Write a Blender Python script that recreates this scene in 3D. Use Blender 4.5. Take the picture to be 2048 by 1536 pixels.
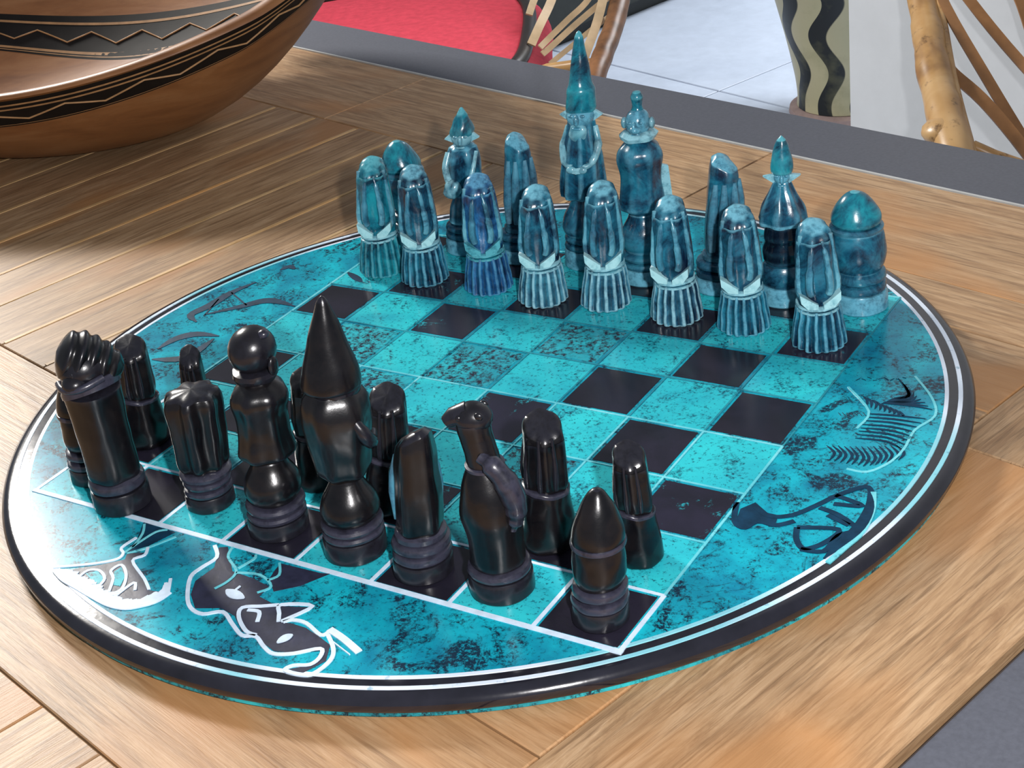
import bpy, bmesh, math, random, json
from mathutils import Vector, Matrix, noise
K = 0.035                      # one board square = 3.5 cm; all coordinates below are in squares
scn = bpy.context.scene
for o in list(bpy.data.objects): bpy.data.objects.remove(o)

# ------------------------------------------------------------ camera, world, lights, exposure
cd = bpy.data.cameras.new('camera'); cam = bpy.data.objects.new('camera', cd); scn.collection.objects.link(cam)
cd.sensor_width = 36; cd.lens = 3166.2/2048*36; cd.clip_start = 0.01; cd.clip_end = 60
_R = [[0.849881,0.513719,-0.117452],[0.159573,-0.463294,-0.87172],[-0.502234,0.722116,-0.475721]]
CAM = Vector((10.29109,-14.21989,9.5401))
m = Matrix(((_R[0][0],-_R[1][0],-_R[2][0],CAM.x*K),(_R[0][1],-_R[1][1],-_R[2][1],CAM.y*K),(_R[0][2],-_R[1][2],-_R[2][2],CAM.z*K),(0,0,0,1)))
cam.matrix_world = m; scn.camera = cam
w = bpy.data.worlds.new('world'); scn.world = w; w.use_nodes = True
w.node_tree.nodes['Background'].inputs[0].default_value = (0.80,0.88,1.0,1)
w.node_tree.nodes['Background'].inputs[1].default_value = 0.20
def area(name, loc, target, sx, sy, power, col):
    l = bpy.data.lights.new(name,'AREA'); l.shape='RECTANGLE'; l.size=sx*K; l.size_y=sy*K; l.energy=power; l.color=col
    o = bpy.data.objects.new(name,l); scn.collection.objects.link(o); o.location=Vector(loc)*K
    o.rotation_euler=(Vector(target)-Vector(loc)).to_track_quat('-Z','Y').to_euler(); return o
# phone flash beside the lens
area('flash_light', CAM+Vector((1.5,0.9,0.6)), (0,0,0), .5,.5, 4.7, (1,.97,.97))
# window light low behind the bowl, at the far left
area('window_light', (-47.3,18.5,29.3), (-3,1,0), 10,8, 40, (1,.96,.90))
# added fill light that brightens the floor beyond the table
area('floor_fill_light', (-6,90,30), (-24,80,-20), 26,26, 50, (.93,.96,1))
vs = scn.view_settings; scn.display_settings.display_device='sRGB'
vs.view_transform='Standard'; vs.look='None'; vs.gamma=1; vs.exposure=0.27; vs.use_curve_mapping=False

# ------------------------------------------------------------ helpers
def cr(P, k=5):
    out=[]
    n=len(P)
    for i in range(n-1):
        p0=P[max(i-1,0)];p1=P[i];p2=P[i+1];p3=P[min(i+2,n-1)]
        for j in range(k):
            t=j/k
            out.append(tuple(.5*((2*b)+(-a+c)*t+(2*a-5*b+4*c-d)*t*t+(-a+3*b-3*c+d)*t**3) for a,b,c,d in zip(p0,p1,p2,p3)))
    out.append(tuple(P[-1])); return out
class Geo:
    def __init__(s): s.v=[]; s.f=[]
    def add(s, v, f, M=None):
        o=len(s.v)
        s.v += [tuple(M@Vector(p)) if M else tuple(p) for p in v]; s.f += [tuple(i+o for i in q) for q in f]; return s
    def lathe(s, prof, n=36, fn=None, M=None):
        v=[];f=[]
        for (r,z) in prof:
            for i in range(n):
                a=2*math.pi*i/n; x,y,zz=r*math.cos(a),r*math.sin(a),z
                if fn: x,y,zz=fn(a,r,z)
                v.append((x,y,zz))
        for j in range(len(prof)-1):
            for i in range(n):
                k=(i+1)%n; f.append((j*n+i,j*n+k,(j+1)*n+k,(j+1)*n+i))
        f.append(tuple(range(n))[::-1]); f.append(tuple((len(prof)-1)*n+i for i in range(n)))
        return s.add(v,f,M)
    def ell(s, c, r, M=None, n=20, m=12):
        v=[(0,0,-1)];f=[]
        for j in range(1,m):
            b=-math.pi/2+math.pi*j/m
            for i in range(n):
                a=2*math.pi*i/n; v.append((math.cos(a)*math.cos(b),math.sin(a)*math.cos(b),math.sin(b)))
        v.append((0,0,1))
        for i in range(n): f.append((0,1+(i+1)%n,1+i))
        for j in range(m-2):
            for i in range(n):
                k=(i+1)%n; f.append((1+j*n+i,1+j*n+k,1+(j+1)*n+k,1+(j+1)*n+i))
        L=len(v)-1
        for i in range(n): f.append((L,1+(m-2)*n+i,1+(m-2)*n+(i+1)%n))
        v=[Vector((p[0]*r[0],p[1]*r[1],p[2]*r[2])) for p in v]
        if M: v=[M@p for p in v]
        return s.add([p+Vector(c) for p in v],f)
    def tube(s, P, R, n=12, flat=1.0, up=None):
        P=[Vector(p) for p in P]; v=[];f=[]
        if not isinstance(R,(list,tuple)): R=[R]*len(P)
        for j,p in enumerate(P):
            t=(P[min(j+1,len(P)-1)]-P[max(j-1,0)]).normalized()
            if j==0:
                u=Vector((0,0,1)) if abs(t.z)<.9 else Vector((0,1,0)); a=t.cross(u).normalized()
            else: a=(a-t*a.dot(t)).normalized()
            b=a.cross(t).normalized()
            for i in range(n):
                w_=2*math.pi*i/n; v.append(p+a*R[j]*math.cos(w_)+b*R[j]*flat*math.sin(w_))
        for j in range(len(P)-1):
            for i in range(n):
                k=(i+1)%n; f.append((j*n+i,j*n+k,(j+1)*n+k,(j+1)*n+i))
        f.append(tuple(range(n))[::-1]); f.append(tuple((len(P)-1)*n+i for i in range(n)))
        return s.add(v,f)
    def box(s, x0,x1,y0,y1,z0,z1, b=0, M=None):
        if b:
            v=[];f=[]
            for (z,i) in ((z0,0),(z1-b,0),(z1,b)):
                v+=[(x0+i,y0+i,z),(x1-i,y0+i,z),(x1-i,y1-i,z),(x0+i,y1-i,z)]
            for j in range(2):
                for i in range(4):
                    k=(i+1)%4; f.append((j*4+i,j*4+k,j*4+4+k,j*4+4+i))
            f+= [(3,2,1,0),(8,9,10,11)]
            return s.add(v,f,M)
        v=[(x,y,z) for z in (z0,z1) for x,y in ((x0,y0),(x1,y0),(x1,y1),(x0,y1))]
        return s.add(v,[(3,2,1,0),(4,5,6,7),(0,1,5,4),(1,2,6,5),(2,3,7,6),(3,0,4,7)],M)
    def prism(s, poly, z0, z1):
        n=len(poly); area_=sum(poly[i][0]*poly[(i+1)%n][1]-poly[(i+1)%n][0]*poly[i][1] for i in range(n))
        if area_<0: poly=poly[::-1]
        v=[(x,y,z0) for x,y in poly]+[(x,y,z1) for x,y in poly]
        f=[tuple(range(n))[::-1],tuple(range(n,2*n))]+[(i,(i+1)%n,n+(i+1)%n,n+i) for i in range(n)]
        return s.add(v,f)
    def ribbon(s, pts, w_, z0, z1, smooth=3, taper=False):
        P=[Vector((p[0],p[1],0)) for p in (cr([(a,b) for a,b in pts],smooth) if smooth>1 and len(pts)>2 else pts)]
        v=[];f=[];n=len(P)
        for j,p in enumerate(P):
            t=(P[min(j+1,n-1)]-P[max(j-1,0)]); t.normalize(); q=Vector((-t.y,t.x,0)); ww=w_/2*(1 if not taper else max(.15,1-abs(2*j/(n-1)-1)**2))
            for z in (z0,z1): v+= [(p+q*ww)+Vector((0,0,z)),(p-q*ww)+Vector((0,0,z))]
        for j in range(n-1):
            a=j*4;b=a+4
            f+=[(a+3,b+3,b+2,a+2),(a,b,b+1,a+1),(a+2,b+2,b,a),(a+1,b+1,b+3,a+3)]
        f+=[(0,1,3,2),(b_:=(n-1)*4,b_+2,b_+3,b_+1)]
        return s.add(v,f)
    def rough(s, amp, fr, seed=0):
        S=Vector((seed*3.1,seed*1.7,0)); s.v=[tuple(Vector(p)+noise.noise_vector(Vector(p)*fr+S)*amp) for p in s.v]; return s
    def xf(s, M): s.v=[tuple(M@Vector(p)) for p in s.v]; return s
    def build(s, name, mat, parent=None, smooth=35, loc=None, flip=True):
        me=bpy.data.meshes.new(name); me.from_pydata([(p[0]*K,p[1]*K,p[2]*K) for p in s.v],[],s.f); me.materials.append(mat)
        me.validate()
        if flip:
            bm=bmesh.new(); bm.from_mesh(me); bmesh.ops.recalc_face_normals(bm,faces=bm.faces); bm.to_mesh(me); bm.free()
        if smooth:
            me.shade_smooth(); me.set_sharp_from_angle(angle=math.radians(smooth))
        o=bpy.data.objects.new(name,me); scn.collection.objects.link(o)
        if parent: o.parent=parent
        if loc: o.location=Vector(loc)*K
        return o
def thing(name,label,cat,loc=(0,0,0),rz=0,group=None,sc=(1,1,1)):
    o=bpy.data.objects.new(name,None); o.empty_display_size=.01; scn.collection.objects.link(o); o.location=Vector(loc)*K; o.rotation_euler=(0,0,rz); o.scale=sc
    o['label']=label; o['category']=cat
    if group: o['group']=group
    return o
def lab(o,t): o['label']=t; return o
def RX(a): return Matrix.Rotation(a,4,'X')
def RY(a): return Matrix.Rotation(a,4,'Y')
def RZ(a): return Matrix.Rotation(a,4,'Z')
def TR(*a): return Matrix.Translation(Vector(a))

# ------------------------------------------------------------ materials
def mat(name):
    m_=bpy.data.materials.new(name); m_.use_nodes=True; nt=m_.node_tree; return m_,nt,nt.nodes['Principled BSDF']
def nd(nt,t,**kw):
    n=nt.nodes.new(t)
    for k_,v_ in kw.items(): setattr(n,k_,v_)
    return n
def ramp(nt,fac,stops):
    r=nd(nt,'ShaderNodeValToRGB'); e=r.color_ramp.elements
    while len(e)<len(stops): e.new(.5)
    for a,(p,c) in zip(e,stops): a.position=p; a.color=(*c,1)
    nt.links.new(fac,r.inputs[0]); return r.outputs[0]
def noi(nt,vec,scale,detail=4,rough=.6,dist=0):
    n=nd(nt,'ShaderNodeTexNoise'); n.inputs['Scale'].default_value=scale; n.inputs['Detail'].default_value=detail; n.inputs['Roughness'].default_value=rough; n.inputs['Distortion'].default_value=dist
    nt.links.new(vec,n.inputs['Vector']); return n.outputs['Fac']
def vecin(nt,scale=(1,1,1),obj=True,byobj=False):
    tc=nd(nt,'ShaderNodeTexCoord'); mp=nd(nt,'ShaderNodeMapping'); mp.inputs['Scale'].default_value=scale
    nt.links.new(tc.outputs['Object'],mp.inputs[0])
    if not byobj: return mp.outputs[0]
    oi=nd(nt,'ShaderNodeObjectInfo'); ad=nd(nt,'ShaderNodeVectorMath',operation='ADD')
    if byobj=='rand':
        ml=nd(nt,'ShaderNodeVectorMath',operation='SCALE'); ml.inputs[0].default_value=(7,3,5); nt.links.new(oi.outputs['Random'],ml.inputs['Scale']); nt.links.new(ml.outputs[0],ad.inputs[1])
    else: nt.links.new(oi.outputs['Location'],ad.inputs[1])
    nt.links.new(mp.outputs[0],ad.inputs[0]); return ad.outputs[0]
def mix(nt,a,b,f,blend='MIX'):
    n=nd(nt,'ShaderNodeMix',data_type='RGBA',blend_type=blend)
    for i,x in ((6,a),(7,b),(0,f)):
        if isinstance(x,(tuple,float,int)): n.inputs[i].default_value=(*x,1) if isinstance(x,tuple) else x
        else: nt.links.new(x,n.inputs[i])
    return n.outputs[2]
def maprange(nt,v,a,b,c=0,d=1):
    n=nd(nt,'ShaderNodeMapRange'); nt.links.new(v,n.inputs[0])
    for i,x in enumerate((a,b,c,d)): n.inputs[i+1].default_value=x
    return n.outputs[0]
def bump(nt,b,h,s,d=.001):
    n=nd(nt,'ShaderNodeBump'); n.inputs['Strength'].default_value=s; n.inputs['Distance'].default_value=d; nt.links.new(h,n.inputs['Height']); nt.links.new(n.outputs[0],b.inputs['Normal'])

def flat(name,c,r=.5,spec=.5,var=.15,scale=60,coat=0):
    m_,nt,b=mat(name); v=vecin(nt,byobj=True); n=noi(nt,v,scale,4)
    col=ramp(nt,n,[(.3,tuple(x*(1-var) for x in c)),(.7,tuple(min(1,x*(1+var)) for x in c))])
    nt.links.new(col,b.inputs['Base Color']); b.inputs['Roughness'].default_value=r; b.inputs['Specular IOR Level'].default_value=spec; b.inputs['Coat Weight'].default_value=coat
    bump(nt,b,n,.1); return m_
def teal_mat(name,hi,lo,dark,spots,rough=.22,sc=1.0,thr=(.5,.62),blot=False):
    m_,nt,b=mat(name); v=vecin(nt,byobj=True)
    big=noi(nt,v,28*sc,5,.6,.6); fine=noi(nt,v,520*sc,3,.8); mid=noi(nt,v,70*sc,6,.75,.4)
    base=ramp(nt,big,[(.32,lo),(.5,tuple((a+b_)/2 for a,b_ in zip(lo,hi))),(.66,hi)])
    f1=maprange(nt,mid,thr[0],thr[1]); f2=maprange(nt,fine,.42,.6)
    fm=nd(nt,'ShaderNodeMath',operation='MULTIPLY'); nt.links.new(f1,fm.inputs[0]); nt.links.new(f2,fm.inputs[1])
    if blot:
        bl=maprange(nt,noi(nt,v,38,6,.7,.8),.57,.62); fb=maprange(nt,fine,.36,.5); bm_=nd(nt,'ShaderNodeMath',operation='MULTIPLY'); nt.links.new(bl,bm_.inputs[0]); nt.links.new(fb,bm_.inputs[1])
        m2=nd(nt,'ShaderNodeMath',operation='MAXIMUM'); nt.links.new(bm_.outputs[0],m2.inputs[0]); nt.links.new(fm.outputs[0],m2.inputs[1]); fm=m2
    sp=maprange(nt,fine,.56,.66,0,spots); mx=nd(nt,'ShaderNodeMath',operation='MAXIMUM'); nt.links.new(fm.outputs[0],mx.inputs[0]); nt.links.new(sp,mx.inputs[1])
    nt.links.new(mix(nt,base,dark,mx.outputs[0]),b.inputs['Base Color'])
    b.inputs['Roughness'].default_value=rough; b.inputs['Specular IOR Level'].default_value=.28
    bump(nt,b,fine,.03,.0005); return m_
M_FIELD=teal_mat('board_teal',(.008,.42,.52),(.004,.15,.25),(.005,.022,.045),.6,thr=(.50,.57),blot=True)
M_TEALSQ=teal_mat('square_teal',(.03,.52,.57),(.018,.34,.43),(.006,.045,.08),.8,thr=(.52,.60))
M_MOTTLE=teal_mat('square_mottled',(.03,.45,.52),(.015,.22,.3),(.018,.016,.03),.3,sc=.6,thr=(.40,.47))
M_DARKSQ=teal_mat('square_black',(.018,.016,.028),(.008,.008,.012),(.012,.012,.018),.1,rough=.2)
M_DARKTQ=teal_mat('square_black_worn',(.02,.018,.035),(.012,.012,.02),(.02,.30,.36),.0,thr=(.60,.66),rough=.22)
M_RIM=flat('rim_black',(.012,.012,.018),.13,.6,.3)
M_RIMUND=teal_mat('rim_teal',(.03,.42,.45),(.01,.16,.2),(.008,.02,.03),.3,thr=(.42,.52))
M_WHITE=flat('pale_line',(.56,.68,.80),.5,.3,.12,200)
M_PALETEAL=teal_mat('pale_teal_line',(.20,.62,.68),(.06,.42,.5),(.02,.2,.26),.3,thr=(.55,.65))
M_FAINT=teal_mat('faint_line',(.04,.34,.4),(.01,.14,.2),(.008,.05,.08),.3,thr=(.5,.6))
M_INK=flat('engraved_dark',(.020,.022,.045),.35,.3,.35,150)
M_INKBLUE=flat('engraved_blue',(.004,.03,.065),.45,.15,.35,150)

def stone(name,hi,mid,dark,edge,thr=(.515,.56),rough=.22):
    m_,nt,b=mat(name); v=vecin(nt,byobj=True)
    a=noi(nt,v,75,5,.7,.5); f=noi(nt,v,300,3,.7)
    base=ramp(nt,a,[(.38,dark),(.50,mid),(.64,hi)])
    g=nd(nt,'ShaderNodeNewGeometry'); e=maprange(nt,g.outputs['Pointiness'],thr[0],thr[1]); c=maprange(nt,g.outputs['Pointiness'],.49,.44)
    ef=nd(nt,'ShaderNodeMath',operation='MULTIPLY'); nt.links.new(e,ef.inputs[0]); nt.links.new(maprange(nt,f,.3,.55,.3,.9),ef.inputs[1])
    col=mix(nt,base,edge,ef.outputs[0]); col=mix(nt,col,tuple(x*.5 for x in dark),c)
    nt.links.new(col,b.inputs['Base Color']); b.inputs['Roughness'].default_value=rough; b.inputs['Specular IOR Level'].default_value=.45
    b.inputs['Coat Weight'].default_value=.12; b.inputs['Coat Roughness'].default_value=.1
    bump(nt,b,f,.12,.0006); return m_
M_BLUE=stone('blue_stone',(.016,.165,.25),(.007,.068,.125),(.003,.013,.035),(.13,.40,.53),thr=(.512,.55))
M_FOLD=stone('blue_stone_fold',(.035,.20,.29),(.012,.085,.15),(.003,.013,.035),(.17,.40,.52),thr=(.56,.66))
M_BLUE_R=stone('blue_stone_ring',(.028,.18,.26),(.012,.08,.14),(.003,.018,.04),(.12,.34,.44),thr=(.55,.65))
M_ROBE=stone('blue_stone_robe',(.018,.15,.23),(.008,.058,.105),(.003,.010,.03),(.16,.44,.56),thr=(.52,.58))
M_CUFF=stone('blue_stone_cuff',(.26,.56,.60),(.16,.42,.48),(.06,.22,.28),(.42,.70,.74))
M_SLV=stone('blue_stone_sleeve',(.12,.36,.45),(.05,.21,.30),(.008,.04,.08),(.22,.48,.57),thr=(.57,.68))
M_BLUE_L=stone('blue_stone_pale',(.09,.32,.40),(.035,.16,.23),(.008,.04,.07),(.28,.56,.64))
M_BLUE_T=stone('teal_stone',(.012,.25,.31),(.007,.13,.19),(.003,.025,.05),(.10,.40,.47))
M_BLUE_D=stone('dark_blue_stone',(.008,.03,.05),(.004,.012,.025),(.002,.004,.01),(.03,.1,.16),rough=.12)
M_BLUE_P=stone('blue_stone_washed',(.055,.23,.32),(.022,.10,.17),(.004,.02,.045),(.28,.54,.63),thr=(.51,.545))
M_BLK=stone('black_stone',(.007,.0055,.006),(.004,.0035,.0045),(.002,.002,.003),(.012,.012,.018),rough=.27)
M_BLKR=stone('black_stone_ring',(.013,.013,.022),(.007,.007,.012),(.003,.003,.005),(.035,.035,.055),rough=.3)

def wood(name,c1,c2,c3,rough=.45):
    m_,nt,b=mat(name)
    v=vecin(nt,(1,9,9),byobj='rand'); g1=noi(nt,v,16,8,.72,1.0)
    v2=vecin(nt,(2.5,60,60),byobj='rand'); g2=noi(nt,v2,9,4,.7,.2)
    v3=vecin(nt,(1,2.4,1),byobj='rand'); g3=noi(nt,v3,7,3,.5)
    col=ramp(nt,g1,[(.34,c1),(.5,c2),(.66,c3)])
    col=mix(nt,col,tuple(x*.62 for x in c1),maprange(nt,g2,.48,.66,0,.75))
    col=mix(nt,col,tuple(min(1,x*y) for x,y in zip(c2,(1.1,.85,.6))),maprange(nt,g3,.52,.66,0,.75))
    oi=nd(nt,'ShaderNodeObjectInfo'); hv=nd(nt,'ShaderNodeHueSaturation'); nt.links.new(maprange(nt,oi.outputs['Random'],0,1,.86,1.1),hv.inputs['Value']); nt.links.new(col,hv.inputs['Color'])
    nt.links.new(hv.outputs[0],b.inputs['Base Color']); b.inputs['Roughness'].default_value=rough; b.inputs['Specular IOR Level'].default_value=.35
    bump(nt,b,g2,.25,.0008); return m_
M_WOOD=wood('table_wood',(.27,.155,.078),(.39,.245,.13),(.50,.335,.195))
M_EDGEW=wood('plank_edge_pale',(.44,.27,.12),(.56,.37,.18),(.66,.46,.26))
M_STRIP=flat('grey_metal',(.075,.08,.10),.48,.5,.12,500)
M_TRIM=flat('bright_trim',(.45,.46,.45),.3,.6,.1)

# ------------------------------------------------------------ the room: floor of tiles and a white partition
floor=Geo().box(-95,60,-30,130,-21.9,-21.55).build('floor',flat('floor_grout',(.10,.11,.14),.7),None,0); floor['kind']='structure'
M_TILE=flat('floor_tile',(.50,.56,.66),.35,.4,.06,30)
MT=TR(-29.2,67.9,0)@RZ(math.radians(-20)); tm=Geo().box(.06,16.94,.06,16.94,-21.55,-21.4,.04)
tme=None
for i in range(-3,5):
    for j in range(-3,4):
        if tme is None: o=tm.build('tile',M_TILE,floor,0); tme=o.data
        else: o=bpy.data.objects.new('tile',tme); scn.collection.objects.link(o); o.parent=floor
        o.matrix_local=TR(-29.2*K,67.9*K,0)@RZ(math.radians(-20))@TR((i*17+0)*K,(j*17-0)*K,0)
M_WALL=flat('white_paint',(.62,.65,.68),.6,.3,.04,20)
wl=Geo().box(0,46,0,2.5,-21.4,45).xf(TR(-7.35,32,0)@RZ(math.radians(-20))).build('wall_right',M_WALL,None,0); wl['kind']='structure'

wb=Geo().box(-110,60,118,121,-21.55,60).build('wall_back',M_WALL,None,0); wb['kind']='structure'
# ------------------------------------------------------------ the table
TA=math.radians(-14.9); TZ=-.3
table=thing('table','wooden plank table with a grey metal border, carrying the round chess board','table',(0,0,TZ),TA)
random.seed(5)
def plank(x0,x1,y0,y1,along='x',edge=False,t=.7):
    L,W=(x1-x0,y1-y0) if along=='x' else (y1-y0,x1-x0)
    g=.010; dz=random.uniform(-.005,0)
    o=Geo().box(-L/2+g,L/2-g,-W/2+g,W/2-g,-t,dz,.014).build('plank',M_WOOD,table,0,((x0+x1)/2,(y0+y1)/2,0))
    if along=='y': o.rotation_euler=(0,0,math.pi/2)
    return o
XL=-27
xs=[XL,-20,-11.3,-2.4,5.03]
for a,b in zip(xs,xs[1:]): plank(a,b,6.12,8.88)
plank(5.03,7.5,2.6,8.88,'y'); plank(5.03,7.5,-5.2,2.6,'y'); plank(5.03,7.5,-12,-5.2,'y')
x=-4
while x>XL:
    w_=random.uniform(1.15,1.35); x2=x-w_; plank(max(x2,XL),x,-2.87,6.12,'y')
    s_=Geo().box(-4.42,4.42,-.03-.02*random.random(),.035,-.02,.006).build('groove_strip',M_EDGEW,table,0,(x-.02,1.62,0)); s_.rotation_euler=(0,0,math.pi/2+random.uniform(-.003,.003))
    x=x2
for (a,b,ys) in ((-4,5.03,(-4.1,-2.4,-.7,.6,1.9,3.42,5.05,6.12)),(XL,-14,(-4.25,-2.87)),(-14,-4,(-4.25,-2.87))):
    for y0,y1 in zip(ys,ys[1:]): plank(a,b,y0,y1)
for a,b in ((XL,-16),(-16,-5.2),(-5.2,5.03)): plank(a,b,-6.72,-4.25 if b<0 else -4.1)
plank(-5.2,-4,-4.25,-4.1) if False else None
x=5.03
while x>-12:
    x2=x-1.12; plank(x2,x,-12,-6.72,'y'); x=x2
Geo().box(XL-2,9.3,-12,10.6,-1.3,-.72).build('underframe',M_STRIP,table,0)
Geo().box(XL,9.3,8.92,10.62,-.72,-.03,.04).build('metal_border',M_STRIP,table,0)
Geo().box(7.54,9.3,-12,8.9,-.72,-.06,.04).build('metal_border',M_STRIP,table,0)
Geo().box(XL,7.5,8.88,8.93,-.5,.015).build('edge_trim',M_TRIM,table,0)
for sx,sy in ((XL+3,8.5),(6.3,8.5),(XL+3,-9),(6.3,-9)): Geo().box(sx-1,sx+1,sy-1,sy+1,-21.1,-1.3,.05).build('leg',M_STRIP,table,0)

# ------------------------------------------------------------ the chess board
BX,BY=-.119,.072
board=thing('chess_board','round blue-green and black soapstone chess board lying flat on the wooden table','chess board',(0,0,0))
S2=TR(BX,BY,0)
Geo().lathe([(5.80,-.3),(5.90,-.295),(5.965,-.25),(5.965,-.21),(5.9,-.2)],160,M=S2).build('slab_foot',M_RIMUND,board)
Geo().lathe([(5.88,-.22),(5.97,-.205),(6.012,-.15),(6.02,-.08),(5.995,-.035),(5.95,-.01),(5.90,0),(5.60,-.004)],200,M=S2).build('rim',M_RIM,board)
Geo().lathe([(5.5,-.2),(5.67,-.1),(5.67,.004)],160,M=S2).build('slab_top',M_FIELD,board)
def annulus(r0,r1,z):
    g=Geo(); n=200; v=[];f=[]
    for (r,zz) in ((r0,-.02),(r0+.01,z),(r1-.01,z),(r1,-.02)):
        v+=[(BX+r*math.cos(2*math.pi*i/n),BY+r*math.sin(2*math.pi*i/n),zz) for i in range(n)]
    for j in range(3):
        for i in range(n):
            k=(i+1)%n; f.append((j*n+i,(j+1)*n+i,(j+1)*n+k,j*n+k))
    return g.add(v,f)
def ring_mat():
    m_,nt,b=mat('ring_paint'); tc=nd(nt,'ShaderNodeTexCoord'); v=vecin(nt)
    n=noi(nt,v,9,3,.5); f=noi(nt,v,200,3)
    c=mix(nt,(.60,.68,.78),(.12,.50,.58),maprange(nt,n,.50,.58,0,.8)); c=mix(nt,c,(.05,.2,.28),maprange(nt,f,.62,.7,0,.6))
    nt.links.new(c,b.inputs['Base Color']); b.inputs['Roughness'].default_value=.35; return m_
M_RING=ring_mat()
annulus(5.815,5.885,.006).build('ring',M_RING,board,20); annulus(5.66,5.725,.006).build('ring',M_RING,board,20)
GU=[.01,-.023,.021,-.03,.008,.017,.009,.004,-.014]; GV=[.03,-.012,-.03,-.037,.016,.056,.013,-.037,0]
U=[i-4+GU[i] for i in range(9)]; V=[i-4+GV[i] for i in range(9)]
MOT={(5,6),(4,5),(2,5),(6,3),(7,4)and(0,0),(3,4)}; WORN={(5,4),(8,3),(3,6),(8,7),(2,7),(5,2),(6,3)}
for r in range(8):
    for c in range(8):
        dark=(r+c)%2==1; k=(c+1,r+1)
        i=.045 if dark else .012
        mt=(M_MOTTLE if k in MOT else M_DARKTQ if k in WORN else M_DARKSQ) if dark else M_TEALSQ
        z=.009 if dark else .007
        o=Geo().box(-(U[c+1]-U[c])/2+i,(U[c+1]-U[c])/2-i,-(V[r+1]-V[r])/2+i,(V[r+1]-V[r])/2-i,-.02,z,.008).build('square',mt,board,0,((U[c]+U[c+1])/2,(V[r]+V[r+1])/2,0))
        o['label']='black square' if dark else 'blue-green square'
def line(p,q,w_,m_,z=.012): return Geo().ribbon([p,q],w_,-.01,z,1).build('grid_line',m_,board,0)
e=.02
line((U[0]-.03,V[0]),(U[8]+.03,V[0]),.065,M_WHITE,.014)
line((U[0],V[0]),(U[0],V[3]),.05,M_WHITE); line((U[0],V[3]),(U[0],V[8]),.035,M_PALETEAL)
line((U[8],V[0]),(U[8],V[1]),.05,M_WHITE); line((U[8],V[1]),(U[8],V[4]),.03,M_PALETEAL); line((U[8],V[4]),(U[8],V[8]),.02,M_FAINT)
line((U[0],V[8]),(U[8],V[8]),.035,M_PALETEAL)
for i in range(1,8):
    line((U[i],V[0]),(U[i],V[1]),.045,M_WHITE,.0125)
    line((U[i],V[1]),(U[i],V[4]),.025,M_PALETEAL,.0125); line((U[i],V[4]),(U[i],V[8]),.02,M_FAINT,.0125)
line((U[0],V[1]),(U[8],V[1]),.035,M_WHITE,.013)
for j in range(2,8): line((U[0],V[j]),(U[8],V[j]),.024,M_PALETEAL if j<5 else M_FAINT,.013)
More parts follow.
